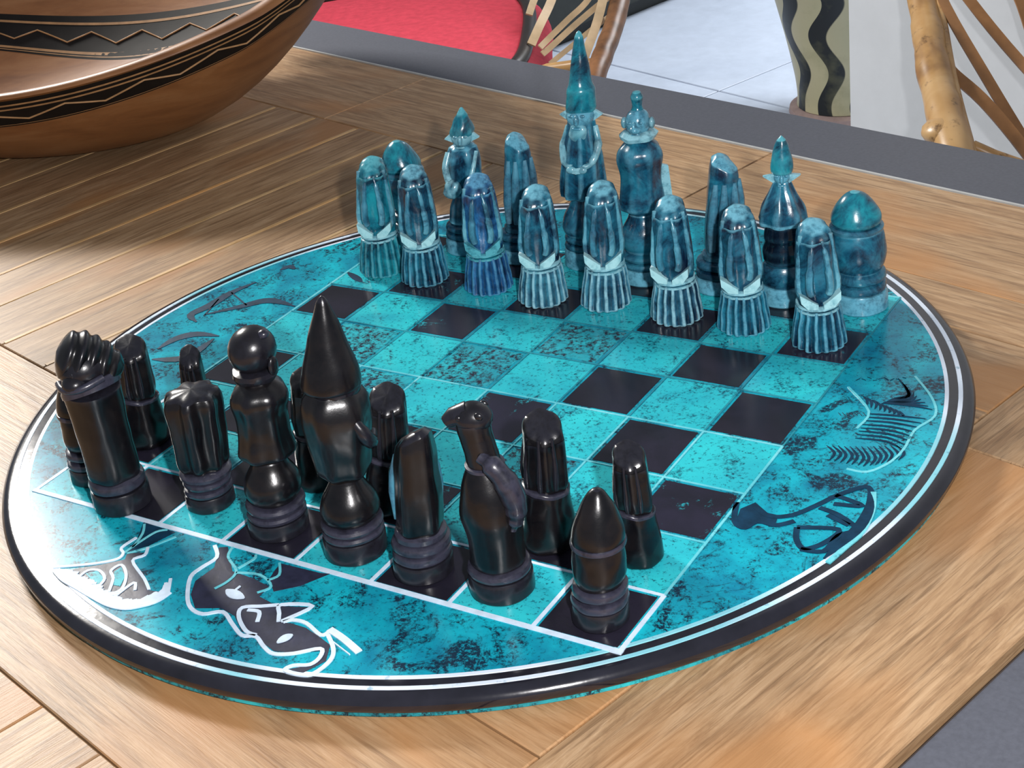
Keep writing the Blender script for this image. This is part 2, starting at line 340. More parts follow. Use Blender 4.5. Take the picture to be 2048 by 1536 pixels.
MO=json.loads('''{"wing_fill":[[[-2.34,-5.07],[-2.04,-4.84],[-1.85,-4.66],[-1.91,-4.56],[-1.73,-4.47],[-1.74,-4.65],[-1.37,-4.86],[-1.16,-5.0],[-0.95,-4.95],[-1.03,-5.17],[-1.29,-5.31],[-1.69,-5.25],[-2.09,-5.15]]],"wing_teal":[[[-2.08,-5.04],[-1.99,-4.95],[-1.81,-5.03],[-1.78,-5.15],[-1.92,-5.11]],[[-1.79,-4.89],[-1.78,-4.79],[-1.61,-4.91],[-1.53,-5.07],[-1.63,-5.08]]],"wing_line":[[[-2.53,-5.09],[-2.38,-5.01],[-2.1,-4.84],[-1.94,-4.69],[-1.95,-4.58],[-2.05,-4.5],[-2.03,-4.28]],[[-2.1,-5.15],[-2.1,-4.99],[-1.97,-4.94],[-1.8,-5.03],[-1.76,-5.18]],[[-1.58,-5.19],[-1.71,-4.99],[-1.84,-4.89],[-1.81,-4.76],[-1.62,-4.88],[-1.48,-5.09],[-1.52,-5.22]],[[-1.76,-4.38],[-1.69,-4.51],[-1.74,-4.65],[-1.37,-4.86],[-1.18,-4.99]],[[-1.45,-5.23],[-1.43,-4.96],[-1.32,-5.06]]],"wing_fringe":[[[-2.46,-5.12],[-2.24,-5.21],[-1.98,-5.26],[-1.68,-5.32],[-1.41,-5.36],[-1.19,-5.33],[-1.04,-5.21],[-0.96,-5.09],[-0.94,-4.94]]],"leaf_dark":[[[-2.18,-4.0],[-1.67,-4.02],[-1.78,-4.35],[-1.95,-4.56],[-2.0,-4.31]]],"leaf_line":[[[-1.95,-4.56],[-1.93,-4.32],[-1.89,-4.1],[-1.79,-4.02]],[[-1.91,-4.56],[-1.76,-4.38],[-1.6,-4.09]],[[-1.93,-4.45],[-2.02,-4.19],[-2.14,-4.03]]],"beast_fill":[[[-0.8,-4.67],[-0.77,-4.39],[-0.98,-4.07],[-0.89,-4.02],[-0.53,-4.37],[-0.21,-4.39],[0.04,-4.44],[0.05,-4.62],[0.34,-4.68],[0.69,-4.56],[0.58,-4.88],[0.69,-4.86],[0.86,-4.86],[1.1,-4.93],[1.27,-4.99],[1.38,-5.21],[1.27,-5.47],[1.11,-5.46],[1.29,-5.31],[1.24,-5.1],[0.99,-5.24],[0.78,-5.29],[0.57,-5.22],[0.43,-5.14],[0.27,-5.17],[0.02,-4.99],[-0.21,-4.94],[-0.47,-5.05],[-0.68,-4.88]],[[-0.05,-4.33],[-0.13,-4.05],[0.41,-4.03],[0.52,-4.0],[0.35,-4.3],[0.14,-4.49]]],"beast_teal":[[[-0.81,-4.04],[-0.5,-4.04],[-0.59,-4.24]],[[-0.42,-4.3],[-0.36,-4.05],[-0.11,-4.08],[-0.07,-4.33]]],"beast_line":[[[-1.05,-4.06],[-0.87,-4.23],[-0.9,-4.44],[-0.9,-4.63],[-0.69,-4.92],[-0.51,-5.07],[-0.32,-5.1],[-0.14,-4.99],[0.09,-5.11],[0.31,-5.22],[0.46,-5.18],[0.65,-5.28],[0.81,-5.33],[1.0,-5.25],[1.21,-5.08],[1.29,-5.18],[1.27,-5.32],[1.12,-5.4],[1.09,-5.49],[1.28,-5.48],[1.39,-5.41],[1.42,-5.19],[1.34,-5.03],[1.15,-4.87]],[[1.13,-4.81],[1.08,-4.9],[0.82,-4.8],[0.65,-4.81],[0.58,-4.88]],[[0.55,-4.88],[0.7,-4.54],[0.37,-4.65],[0.45,-4.78],[0.53,-4.89]],[[0.35,-4.66],[0.19,-4.75],[0.01,-4.85],[0.09,-5.0],[0.31,-5.15],[0.45,-5.16]],[[0.09,-4.86],[0.23,-4.84],[0.32,-4.98]]],"beast_bold":[[[1.11,-4.79],[1.34,-4.86],[1.61,-4.97]],[[1.21,-4.92],[1.55,-5.04]],[[0.74,-5.18],[0.77,-5.08],[0.81,-5.01]],[[-0.36,-4.67],[-0.23,-4.7],[-0.08,-4.71]],[[-0.27,-4.75],[-0.26,-4.56]]],"beast_thin":[[[-0.83,-4.01],[-0.75,-4.18],[-0.49,-4.35],[-0.45,-4.53],[-0.5,-4.7]],[[-0.47,-4.38],[-0.2,-4.31],[0.06,-4.43],[-0.01,-4.58]],[[-0.5,-4.31],[-0.45,-4.1],[-0.48,-4.03]],[[-0.05,-4.36],[0.01,-4.23],[-0.13,-4.05]]],"moth_line":[[[4.19,-1.23],[4.4,-1.34],[4.62,-1.23],[4.79,-0.96],[4.92,-0.71],[5.13,-0.45],[5.23,-0.53]],[[3.97,-1.22],[4.1,-1.56],[4.25,-1.63],[4.32,-1.47],[4.53,-1.47],[4.68,-1.33]],[[4.75,-1.43],[5.16,-1.31],[5.12,-1.57],[4.97,-1.76],[4.83,-1.64],[4.75,-1.43]],[[4.83,-1.0],[5.06,-1.06],[5.32,-1.21]],[[4.94,-0.88],[5.24,-0.81],[4.9,-0.72]],[[4.96,-1.1],[5.23,-1.2]],[[4.93,-1.78],[5.16,-1.73],[5.2,-1.42],[5.34,-1.28]]],"moth_edge":[[[5.19,-0.5],[5.31,-0.8],[5.34,-1.2],[5.26,-1.59],[5.21,-1.85]]],"moth_blob":[[[4.11,-1.55],[4.06,-1.32],[4.16,-1.15],[4.36,-1.29],[4.48,-1.29],[4.52,-1.46],[4.34,-1.51],[4.25,-1.64]]],"moth_pale":[[[5.25,-0.52],[5.36,-0.86],[5.4,-1.26],[5.34,-1.56],[5.27,-1.9]]],"shell_out":[[[4.84,2.04],[5.18,1.62],[5.35,1.23],[5.24,0.85],[5.26,0.43],[5.21,0.11],[5.05,-0.16],[4.82,-0.18]],[[4.19,1.54],[4.62,1.07],[4.62,0.67]]],"lizard":[[[-5.16,0.32],[-5.41,0.48],[-5.34,0.82],[-5.31,1.28],[-5.17,1.69]],[[-5.21,0.55],[-4.84,0.95],[-4.63,1.2],[-4.39,1.25],[-4.04,1.2]],[[-5.31,1.28],[-4.78,1.0]],[[-5.35,1.04],[-5.19,0.52]],[[-5.13,-0.54],[-5.09,-0.2],[-4.89,0.01],[-4.52,0.07]],[[-4.99,-0.81],[-4.55,-0.61],[-4.54,-0.02]]],"squig":[[[-5.08,2.16],[-5.02,2.31],[-4.87,2.26]],[[-3.99,2.42],[-3.73,2.29],[-3.55,2.19]]],"hatch":[[[4.44,0.2],[4.58,0.08],[4.58,-0.08]],[[4.5,0.22],[4.65,0.09],[4.64,-0.08]],[[4.56,0.24],[4.71,0.09],[4.71,-0.08]],[[4.63,0.25],[4.78,0.1],[4.78,-0.08]],[[4.69,0.27],[4.84,0.1],[4.84,-0.08]],[[4.75,0.29],[4.91,0.11],[4.91,-0.07]],[[4.81,0.31],[4.97,0.11],[4.97,-0.07]],[[4.87,0.33],[5.03,0.15],[5.03,-0.03]],[[4.93,0.36],[5.08,0.19],[5.08,0.01]],[[4.98,0.39],[5.13,0.23],[5.13,0.05]],[[5.04,0.41],[5.18,0.27],[5.18,0.09]],[[5.1,0.44],[5.24,0.3],[5.23,0.14]],[[5.16,0.46],[5.29,0.34],[5.28,0.18]],[[4.62,1.02],[4.91,1.08],[5.27,1.13]],[[4.63,0.94],[4.93,1.0],[5.26,1.02]],[[4.64,0.86],[4.94,0.92],[5.26,0.92]],[[4.65,0.77],[4.96,0.83],[5.26,0.81]],[[4.66,0.69],[4.97,0.75],[5.25,0.71]],[[4.66,0.62],[4.99,0.67],[5.25,0.61]],[[4.67,0.54],[5.0,0.59],[5.24,0.51]],[[4.68,0.46],[5.02,0.51],[5.24,0.41]],[[4.78,1.46],[4.91,1.61],[4.67,1.93]],[[4.77,1.44],[4.92,1.58],[4.74,1.86]],[[4.76,1.43],[4.93,1.55],[4.81,1.79]],[[4.75,1.41],[4.94,1.53],[4.88,1.73]],[[4.74,1.39],[4.96,1.5],[4.95,1.67]],[[4.73,1.37],[4.97,1.47],[5.01,1.6]],[[4.72,1.35],[4.98,1.44],[5.08,1.54]],[[4.71,1.34],[4.99,1.42],[5.15,1.48]],[[4.7,1.32],[5.0,1.39],[5.21,1.41]],[[4.69,1.3],[5.02,1.36],[5.28,1.35]],[[4.43,1.39],[4.51,1.31],[4.55,1.17]],[[4.49,1.37],[4.57,1.29],[4.61,1.16]],[[4.56,1.34],[4.64,1.27],[4.66,1.15]],[[4.62,1.32],[4.7,1.24],[4.72,1.14]],[[4.69,1.29],[4.76,1.22],[4.78,1.13]],[[4.75,1.27],[4.83,1.19],[4.84,1.12]],[[4.81,1.25],[4.89,1.17],[4.9,1.11]],[[4.88,1.22],[4.95,1.15],[4.95,1.1]],[[4.94,1.2],[5.01,1.12],[5.01,1.09]],[[4.22,1.72],[4.25,1.78]],[[4.27,1.78],[4.33,1.76]],[[4.32,1.84],[4.38,1.82]],[[4.41,1.78],[4.45,1.81]],[[4.46,1.84],[4.5,1.87]],[[4.51,1.9],[4.58,1.85]],[[4.6,1.85],[4.63,1.91]],[[4.65,1.91],[4.71,1.9]],[[4.71,1.97],[4.76,1.96]],[[4.3,0.93],[4.35,0.88]],[[4.34,0.95],[4.4,0.89]],[[4.39,0.96],[4.44,0.91]],[[4.43,0.98],[4.49,0.92]],[[4.47,0.99],[4.53,0.94]],[[4.52,1.01],[4.58,0.95]],[[4.56,1.03],[4.62,0.97]]]}''')
def engr(name,key,fn,m_,label):
    if key=='hatch':
        g=Geo()
        for p in MO[key]: fn(g,p)
        o=g.build(name,m_,board,0); o['label']=label; o['kind']='stuff'; return
    for p in MO[key]:
        g=Geo(); fn(g,p); o=g.build(name,m_,board,0); o['label']=label
F=lambda z:(lambda g,p:g.prism([tuple(a) for a in p],-.01,z)); RB=lambda w_,z,t=False:(lambda g,p:g.ribbon(p,w_,-.01,z,4,t))
engr('engraved_fill','wing_fill',F(.008),M_INK,'dark fringed wing engraved at the near left edge')
engr('engraved_cell','wing_teal',F(.012),M_TEALSQ,'blue-green cells inside the fringed wing')
engr('engraved_line','wing_line',RB(.035,.016),M_WHITE,'white outline of the fringed wing')
engr('engraved_fill','leaf_dark',F(.007),M_INKBLUE,'dark leaf above the fringed wing')
engr('engraved_line','leaf_line',RB(.03,.013),M_PALETEAL,'pale veins of the leaf')
engr('engraved_fill','beast_fill',F(.008),M_INK,'dark head of a horned beast engraved on the near side')
engr('engraved_cell','beast_teal',F(.012),M_FIELD,'blue-green patches between the legs of the beast')
engr('engraved_line','beast_line',RB(.045,.016),M_WHITE,'white outline of the horned beast')
for i_,p_ in enumerate(MO['beast_bold']):
    o=Geo().ribbon(p_,(.08,.08,.10,.13,.13)[i_],-.01,.018+.0004*i_,4,i_!=0).build('engraved_stroke',M_WHITE,board,0); o['label']=('outer white horn of the beast','inner white horn of the beast','white eye of the beast','white mark on the neck of the beast','white cross mark on the neck of the beast')[i_]
engr('engraved_line','beast_thin',RB(.03,.015),M_PALETEAL,'thin pale strokes on the legs of the beast')
engr('engraved_line','moth_line',RB(.065,.012),M_INKBLUE,'dark veins of the moth wing engraved at the near right')
engr('engraved_fill','moth_blob',F(.010),M_INKBLUE,'dark body of the moth')
engr('engraved_line','moth_edge',RB(.13,.014,True),M_INKBLUE,'dark hem of the moth wing')
engr('engraved_line','moth_pale',RB(.06,.013),M_PALETEAL,'pale halo along the moth wing')
engr('engraved_line','shell_out',RB(.03,.012),M_PALETEAL,'pale outline of the hatched wings at the right')
engr('engraved_line','hatch',RB(.035,.011,True),M_INKBLUE,'fine dark hatching of the wings at the right')
engr('engraved_line','lizard',RB(.17,.011,True),M_INKBLUE,'dark engraved strokes at the far left')
engr('engraved_line','squig',RB(.12,.0105,True),M_INKBLUE,'small dark marks at the far left')
def fringe():
    g=Geo(); P=cr([tuple(a) for a in MO['wing_fringe'][0]],6); rr=random.Random(3)
    for i in range(len(P)-1):
        a=Vector((*P[i],0)); b=Vector((*P[i+1],0)); t=(b-a).normalized(); n_=Vector((-t.y,t.x,0))
        for s_ in range(3):
            p=a.lerp(b,s_/3); L=rr.uniform(.10,.26)
            q=p+(n_*.8+t*.9).normalized()*L
            g.ribbon([(p.x,p.y),(q.x,q.y)],.035,-.01,.0168+.0011*rr.random(),1)
    g.ribbon(MO['wing_fringe'][0],.09,-.01,.0165,4)
    o=g.build('engraved_fringe',M_WHITE,board,0); o['label']='white feathered fringe of the wing'
fringe()

# ------------------------------------------------------------ chess pieces
def flutes(n,d,sharp=1.0,ph=0,ex=(1,1)):
    def fn(a,r,z):
        c=math.cos(n*a+ph); k=1+d*(abs(c)**sharp*(1 if c>0 else -1)); return (r*k*math.cos(a)*ex[0],r*k*math.sin(a)*ex[1],z)
    return fn
FRONT=-math.pi/2     # figures are built facing -Y
def make_pawn(M,ML,name='chess_pawn',back=False):
    t=thing(name,'x','chess piece')
    sk=Geo().lathe([(.0,0),(.315,0)]+cr([(.33,.02),(.33,.07),(.315,.2),(.295,.36),(.278,.48),(.262,.55)],4),136,flutes(17,.06,.5)).rough(.014,6).build('skirt',M,t,60)
    def bodyf(a,r,z):
        k=1+.045*math.cos(7*a+.6)
        zz=z-(.10*math.sin(a)*r/.2 if z>1.5 else 0)*-1
        return r*k*math.cos(a),r*k*.92*math.sin(a),zz
    MB_=M if M in (M_BLUE_T,) or 'deep' in M.name else M_ROBE
    Geo().lathe(cr([(.22,.5),(.245,.62),(.26,.78),(.262,.95),(.252,1.15),(.238,1.35),(.222,1.48),(.195,1.57)],5)+[(.15,1.62),(.08,1.645),(.0,1.65)],72,bodyf).rough(.012,5,2).build('robe',MB_,t,50)
    Geo().lathe([(.24,.50),(.275,.515),(.278,.545),(.25,.56),(.275,.575),(.27,.605),(.22,.62)],40).rough(.01,8).build('belt',ML,t,50)
    # long folds that hang from the hood, two in front, two at the sides
    for s in (-1,1):
        Geo().tube(cr([(s*.055,-.185,1.50),(s*.09,-.222,1.32),(s*.115,-.24,1.1),(s*.125,-.245,.9),(s*.10,-.235,.78)],4),[.018]*3+[.034]*5+[.05]*8+[.03],6).build('sleeve',M_SLV if s>0 else M_FOLD,t,60)
        Geo().tube(cr([(s*.185,-.08,1.55),(s*.215,-.09,1.25),(s*.24,-.10,1.0),(s*.245,-.11,.84),(s*.22,-.12,.72)],4),[.026]*4+[.034]*5+[.042]*6+[.03]*2,6).build('fold',M_SLV,t,60)
        # raised triangular cuff above the belt
        Geo().prism([(s*.035,.60),(s*.03,.67),(s*.13,.735),(s*.255,.83),(s*.245,.72),(s*.17,.62)],-.09,.035).xf(RX(math.pi/2)).xf(TR(0,-.245,0)).rough(.012,7,s).build('cuff',M_CUFF if ML is M_BLUE_L else ML,t,30)
    return t
def make_black_pawn():
    M,MR=M_BLK,M_BLKR; t=thing('chess_pawn','x','chess piece')
    Geo().lathe([(.0,0),(.29,0)]+cr([(.305,.02),(.315,.08),(.305,.25),(.285,.45),(.262,.66),(.25,.76)],4),60,flutes(5,.02)).rough(.014,5).build('skirt',M,t,60)
    Geo().lathe([(.24,.735),(.268,.75),(.27,.785),(.255,.80),(.22,.81)],40,lambda a,r,z:(r*math.cos(a),r*math.sin(a),z+.05*math.cos(a-.6))).rough(.01,8).build('belt',MR,t,50)
    def bodyf(a,r,z):
        k=1+.05*math.cos(6*a); zz=z+(.12*math.sin(a+2.6)*r/.2 if z>1.45 else 0); return r*k*math.cos(a),r*k*.9*math.sin(a),zz
    Geo().lathe(cr([(.22,.74),(.255,.85),(.258,1.0),(.245,1.2),(.235,1.4),(.228,1.52),(.20,1.585)],5)+[(.15,1.61),(0,1.62)],72,bodyf).rough(.012,5,2).build('robe',M,t,50)
    for a in (1.0,1.75,2.5,.2):
        c,s=math.cos(a),math.sin(a)
        Geo().tube([(c*.2,s*.19,1.5),(c*.235,s*.215,1.2),(c*.245,s*.23,1.0),(c*.235,s*.22,.84)],[.02,.03,.04,.03],8).build('fold',M,t,60)
    return t
def make_black_rook():
    M,MR=M_BLK,M_BLKR; t=thing('chess_rook','x','chess piece')
    Geo().lathe([(.27,0),(.285,.02),(.28,.17),(.27,.2),(.22,.21)],44).rough(.008,5).build('base',M,t)
    for z,r in ((.2,.29),(.33,.28)): Geo().lathe([(r*.8,z),(r*.97,z+.02),(r,z+.05),(r*.97,z+.09),(r*.8,z+.115)],44).rough(.010,6).build('base_ring',MR,t)
    Geo().lathe([(.2,.43)]+cr([(.23,.45),(.262,.55),(.268,.68),(.255,.82),(.24,.9)],5),48).rough(.012,5).build('body',M,t)
    Geo().lathe([(.22,.88),(.272,.89),(.278,.915),(.27,.94),(.22,.95)],44).build('collar',MR,t)
    Geo().lathe([(.2,.93)]+cr([(.262,.94),(.262,1.0),(.235,1.12),(.17,1.3),(.09,1.44),(.04,1.49)],5)+[(0,1.5)],44).rough(.008,5).build('cap',M,t)
    return t
def make_stout_bishop():
    M,MR=M_BLK,M_BLKR; t=thing('chess_bishop','x','chess piece'); 
    Geo().lathe([(.27,0),(.285,.02),(.28,.16),(.27,.18),(.22,.19)],44).rough(.008,5).build('base',M,t)
    for z in (.18,.29): Geo().lathe([(.23,z),(.275,z+.02),(.285,z+.05),(.275,z+.085),(.23,z+.105)],44).rough(.010,6).build('base_ring',MR,t)
    Geo().lathe([(.24,.39),(.30,.42),(.305,.46),(.27,.5),(.2,.52)],44).build('collar',MR,t)
    Geo().lathe([(.18,.49)]+cr([(.255,.52),(.285,.62),(.30,.95),(.315,1.2),(.315,1.36),(.285,1.45)],6)+[(.2,1.49),(0,1.5)],90,flutes(7,.085,.8,.4)).rough(.014,4).build('body',M,t,60)
    return t
def base_rings(t,M,MR,r=.33,h=.5,drum=.24,n=2):
    Geo().lathe([(r*.95,0),(r,.02),(r,drum-.03),(r*.96,drum),(r*.86,drum+.01)],44).rough(.008,5).build('base',M,t)
    z=drum; s=(h-drum)/n
    for i in range(n):
        Geo().lathe([(r*.84,z),(r*.96,z+s*.2),(r*.99,z+s*.5),(r*.95,z+s*.8),(r*.82,z+s)],44).rough(.008,5,i).build('base_ring',MR,t); z+=s
    return z
def make_rook(M,MR,MC,r=.34,h=1.64,name='chess_rook'):
    t=thing(name,'x','chess piece'); z=base_rings(t,M,MR,r,.56*h/1.64,.26*h/1.64)
    q=h/1.64
    Geo().lathe([(r*.8,.54*q)]+[(a*r,b*q) for a,b in cr([(.84,.58),(.97,.68),(1.02,.85),(.98,1.02),(.9,1.12)],5)]+[(r*.8,1.14*q)],48).rough(.01,5).build('body',M,t)
    Geo().lathe([(r*.8,1.12*q),(r*.95,1.13*q),(r*.97,1.17*q),(r*.9,1.2*q),(r*.75,1.21*q)],44).build('collar',MR,t)
    Geo().lathe([(r*.7,1.2*q)]+[(a*r,b*q) for a,b in cr([(.82,1.2),(.9,1.25),(.86,1.34),(.68,1.47),(.42,1.58),(.15,1.635)],5)]+[(0,h)],44).rough(.008,5).build('cap',MC,t)
    return t
def make_bishop(M,MR,r=.3,h=1.87,fat=1.0,name='chess_bishop'):
    t=thing(name,'x','chess piece'); z=base_rings(t,M,MR,.32*fat**.3,.46,.2)
    def fn(a,rr,zz):
        k=1+.05*math.cos(5*a)-.10*max(0,math.cos(a-.5))**4*(zz>.6)
        if zz>h-.45: zz2=zz+ .28*math.cos(a-2.6)*rr*(zz-(h-.45))/.45/ .25*.5
        else: zz2=zz
        return rr*k*math.cos(a),rr*k*math.sin(a),zz2
    R=r
    Geo().lathe([(R*.6,.42)]+cr([(R*.85,.5),(R*1.02,.62),(R,1.0),(R*.94,h-.45),(R*.88,h-.2),(R*.78,h-.06)],6)+[(R*.5,h),(0,h+.01)],56,fn).rough(.012,4).build('body',M,t,50)
    for a in (-2.2,-1.6,-.9,-.2):
        c,s=math.cos(a),math.sin(a)
        Geo().tube([(c*R*.86,s*R*.86,h-.28),(c*R*1.0,s*R*1.0,h*.7),(c*R*1.03,s*R*1.03,.95),(c*R*1.0,s*R*1.0,.62)],[.03,.06,.075,.05],8).build('fold',M_FOLD,t,60)
    Geo().lathe([(R*.9,.44),(R*1.1,.47),(R*1.1,.52),(R*.9,.55)],40).build('collar',MR,t)
    return t
def face(g,c,s=1.0):
    x,y,z=c
    g.ell((x,y-.0,z),(.035*s,.05*s,.075*s)); 
    for k in (-1,1): g.ell((x+k*.075*s,y+.015*s,z+.05*s),(.035*s,.02*s,.022*s))
    g.ell((x,y+.01*s,z-.11*s),(.065*s,.025*s,.02*s)); return g
def make_queen(M,MR,h,name='chess_queen',blue=False,ML=None):
    t=thing(name,'x','chess piece'); q=h/2.53
    base_rings(t,M,MR,.34,.42*q,.2*q)
    Geo().lathe([(.24,.4*q)]+cr([(.29,.46*q),(.32,.56*q),(.30,.7*q),(.22,.84*q),(.19,.92*q)],5)+[(.17,.95*q)],44).build('pedestal',M,t)
    Geo().lathe([(.17,.92*q)]+cr([(.22,.95*q),(.31,1.02*q),(.31,1.12*q),(.28,1.3*q),(.28,1.5*q),(.31,1.68*q),(.28,1.8*q),(.17,1.9*q),(.15,1.97*q)],5),56,flutes(7,.035)).rough(.012,4).build('body',M,t,50)
    if blue:
        Geo().lathe([(.15,1.9*q),(.24,1.93*q),(.26,1.98*q),(.2,2.03*q),(.12,2.05*q)],36).rough(.02,7).build('collar',ML,t)
        g=Geo().ell((0,-.02,2.13*q),(.17,.19,.2)).ell((0,-.17,2.09*q),(.08,.1,.07)); face(g,(0,-.2,2.13*q)); g.rough(.015,9).build('head',M,t)
        for s in (-1,1): Geo().ell((s*.19,.0,2.12*q),(.045,.06,.08)).build('ear',ML,t)
        Geo().lathe(cr([(.12,2.18*q),(.10,2.26*q),(.07,2.33*q),(.075,2.4*q),(.085,2.46*q),(.05,2.52*q)],4)+[(0,2.53*q)],24).build('topknot',M_BLUE_T,t)
        Geo().prism([(0,0),(.20,-.1),(.26,-.75),(.0,-.72)],-.03,.03).xf(TR(.17,.02,1.6*q)@RZ(.5)@RX(math.pi/2)).rough(.02,4).build('cloak',ML,t,30)
    else:
        Geo().lathe([(.13,1.9*q),(.22,1.93*q),(.25,1.99*q),(.24,2.04*q),(.15,2.07*q)],36).rough(.015,7).build('collar',M,t)
        g=Geo().ell((0,0,2.27*q),(.26,.265,.26)); face(g,(0,-.25,2.2*q)); g.build('head',M,t)
        Geo().ell((-.17,-.02,2.47*q),(.06,.06,.05)).build('hair_knot',MR,t)
        for s in (-1,1): Geo().ell((s*.26,.0,2.12*q),(.04,.07,.11)).build('ear',M,t)
    return t
def make_king(M,MR,MC,h,name='chess_king',blue=False,ML=None):
    t=thing(name,'x','chess piece'); q=h/3.06
    base_rings(t,M,MR,.30 if blue else .345,.44*q,.24*q)
    Geo().lathe([(.25,.42*q)]+cr([(.30,.47*q),(.325,.56*q),(.29,.7*q),(.22,.82*q),(.17,.92*q)],5)+[(.16,.97*q)],44).build('pedestal',M,t)
    fl=flutes(9,.07) if blue else flutes(6,.04)
    w=.9 if blue else 1
    if blue: Geo().lathe([(.15,.93*q),(.27,.95*q)]+cr([(.31,.97*q),(.325,1.08*q),(.30,1.3*q),(.27,1.5*q),(.235,1.7*q),(.2,1.85*q),(.18,1.95*q)],5),90,fl).rough(.012,4).build('robe',M,t,50)
    else: Geo().lathe([(.15,.93*q)]+cr([(.2*w,.96*q),(.28*w,1.05*q),(.31*w,1.25*q),(.345*w,1.5*q),(.355*w,1.68*q),(.345*w,1.82*q),(.31*w,1.93*q),(.26*w,2.0*q)],5),72,fl).rough(.014,4).build('robe',M,t,50)
    for s in (-1,1):
        if blue: Geo().tube(cr([(s*.19,0,1.86*q),(s*.25,-.06,1.65*q),(s*.2,-.2,1.46*q),(s*.08,-.26,1.4*q)],4),[.045]*4+[.06]*5+[.045]*4,12).rough(.01,6).build('arm',ML,t,60)
        else: Geo().tube(cr([(s*.27*w,.02,1.78*q),(s*.38*w,-.02,1.6*q),(s*.36*w,-.14,1.42*q),(s*.15,-.31,1.38*q)],4),[.06]*4+[.075]*5+[.055]*4,12).rough(.01,6).build('arm',M,t,60)
        g=Geo().ell((s*.08,-.30,1.38*q),(.07,.045,.055))
        for k in range(4): g.tube([(s*.06,-.325,1.41*q-.022*k),(-s*.01,-.34,1.405*q-.022*k)],.012,6)
        g.build('hand',ML or MR,t,60)
    g=Geo().ell((0,-.03,2.0*q),(.20,.21,.17) if blue else (.28,.28,.17)); face(g,(0,-.235,2.0*q),1.1); g.build('head',M,t)
    Geo().ell((0,-.17,1.83*q),(.13,.08,.15)).rough(.02,9).build('beard',ML or M,t)
    for s in (-1,1): Geo().prism([(0,-.05),(.14,.05),(.02,.12)],-.03,.03).xf(TR(s*.17,0,1.97*q)@RX(math.pi/2)@Matrix.Scale(s,4,(1,0,0))).build('ear',ML or M,t,30)
    if blue: P=cr([(.19,2.06*q),(.21,2.10*q),(.205,2.25*q),(.20,2.34*q),(.165,2.42*q),(.135,2.6*q),(.095,2.8*q),(.06,2.98*q)],5)
    else: P=cr([(.24,2.02*q),(.315,2.06*q),(.30,2.2*q),(.23,2.45*q),(.145,2.75*q),(.06,2.99*q)],5)
    Geo().lathe([(.1,2.04*q)]+P+[(.03,3.04*q),(0,h)],44,lambda a,r,z:(r*math.cos(a)-(0 if blue else 1)*.05*max(0,(z/q-2.1)),r*math.sin(a),z)).rough(.012,4).build('pointed_hat',MC,t)
    return t
def make_black_knight_a():
    M,MR=M_BLK,M_BLKR
    t=thing('chess_knight','x','chess piece'); base_rings(t,M,MR,.335,.42,.26,1)
    Geo().lathe([(.28,.4)]+cr([(.30,.45),(.30,.9),(.31,1.3),(.33,1.55)],5)+[(.25,1.6)],48,flutes(5,.03)).rough(.012,4).build('body',M,t,50)
    Geo().lathe([(.25,1.52),(.345,1.54),(.35,1.6),(.33,1.66),(.25,1.68)],44,lambda a,r,z:(r*math.cos(a),r*math.sin(a),z+.12*math.cos(a+.6))).build('collar',MR,t)
    g=Geo().ell((0,-.02,1.85),(.30,.33,.27)).ell((-.02,-.27,1.76),(.15,.16,.12)); face(g,(0,-.3,1.87)); g.build('head',M,t)
    pr=[]
    for k in range(57):
        u=-1+2*k/56; pr.append((.29*math.sqrt(max(0,1-abs(u)**3))*(1-.22*u)*(1+.06*math.cos(u*17)),u*.38))
    Geo().lathe(pr,40,M=TR(.05,.03,1.88)@RZ(.45)@RY(math.pi/2+.55)).rough(.012,5).build('ridged_mane',M,t,60)
    Geo().tube(cr([(-.28,-.18,1.70),(-.12,-.36,1.72),(.1,-.36,1.74),(.28,-.18,1.78)],4),.045,10).build('mouth',MR,t,60)
    return t
def make_black_knight_b():
    M,MR=M_BLK,M_BLKR
    t=thing('chess_knight','x','chess piece'); base_rings(t,M,MR,.335,.36,.24,1)
    Geo().lathe([(.27,.34)]+cr([(.28,.4),(.29,.7),(.32,.95),(.29,1.2),(.22,1.4),(.17,1.5)],5),48).rough(.012,4).build('body',M,t,50)
    for z in (1.42,1.5): Geo().lathe([(.15,z-.03),(.2,z-.015),(.2,z+.015),(.15,z+.03)],36).build('neck_ring',MR,t)
    Geo().tube(cr([(0,0,1.46),(-.02,0,1.65),(-.05,0,1.85),(-.06,0,2.0)],4),[.17]*4+[.165]*5+[.17]*4,20).build('neck',M,t,60)
    g=Geo().ell((-.05,0,2.03),(.2,.17,.16)).tube([(-.1,0,2.07),(-.24,-.03,2.05),(-.31,-.04,2.0)],[.13,.10,.07],14)
    for s in (-1,1): g.ell((-.16,s*.11,2.08),(.035,.03,.035))
    g.build('head',M,t,60)
    for s in (-1,1): Geo().ell((.04,s*.12,2.10),(.05,.03,.045)).build('ear',M,t)
    # cloth that leaves the shoulder and hangs to the hip, with the gap below it
    Geo().tube(cr([(.0,-.12,1.66),(.14,-.17,1.56),(.25,-.17,1.36),(.29,-.15,1.14),(.27,-.15,.96),(.22,-.16,.84)],4),[.07]*3+[.11]*4+[.13]*5+[.12]*3+[.09]*3+[.055]*3,12,1.0).rough(.008,4).build('drape',MR,t,60)
    return t
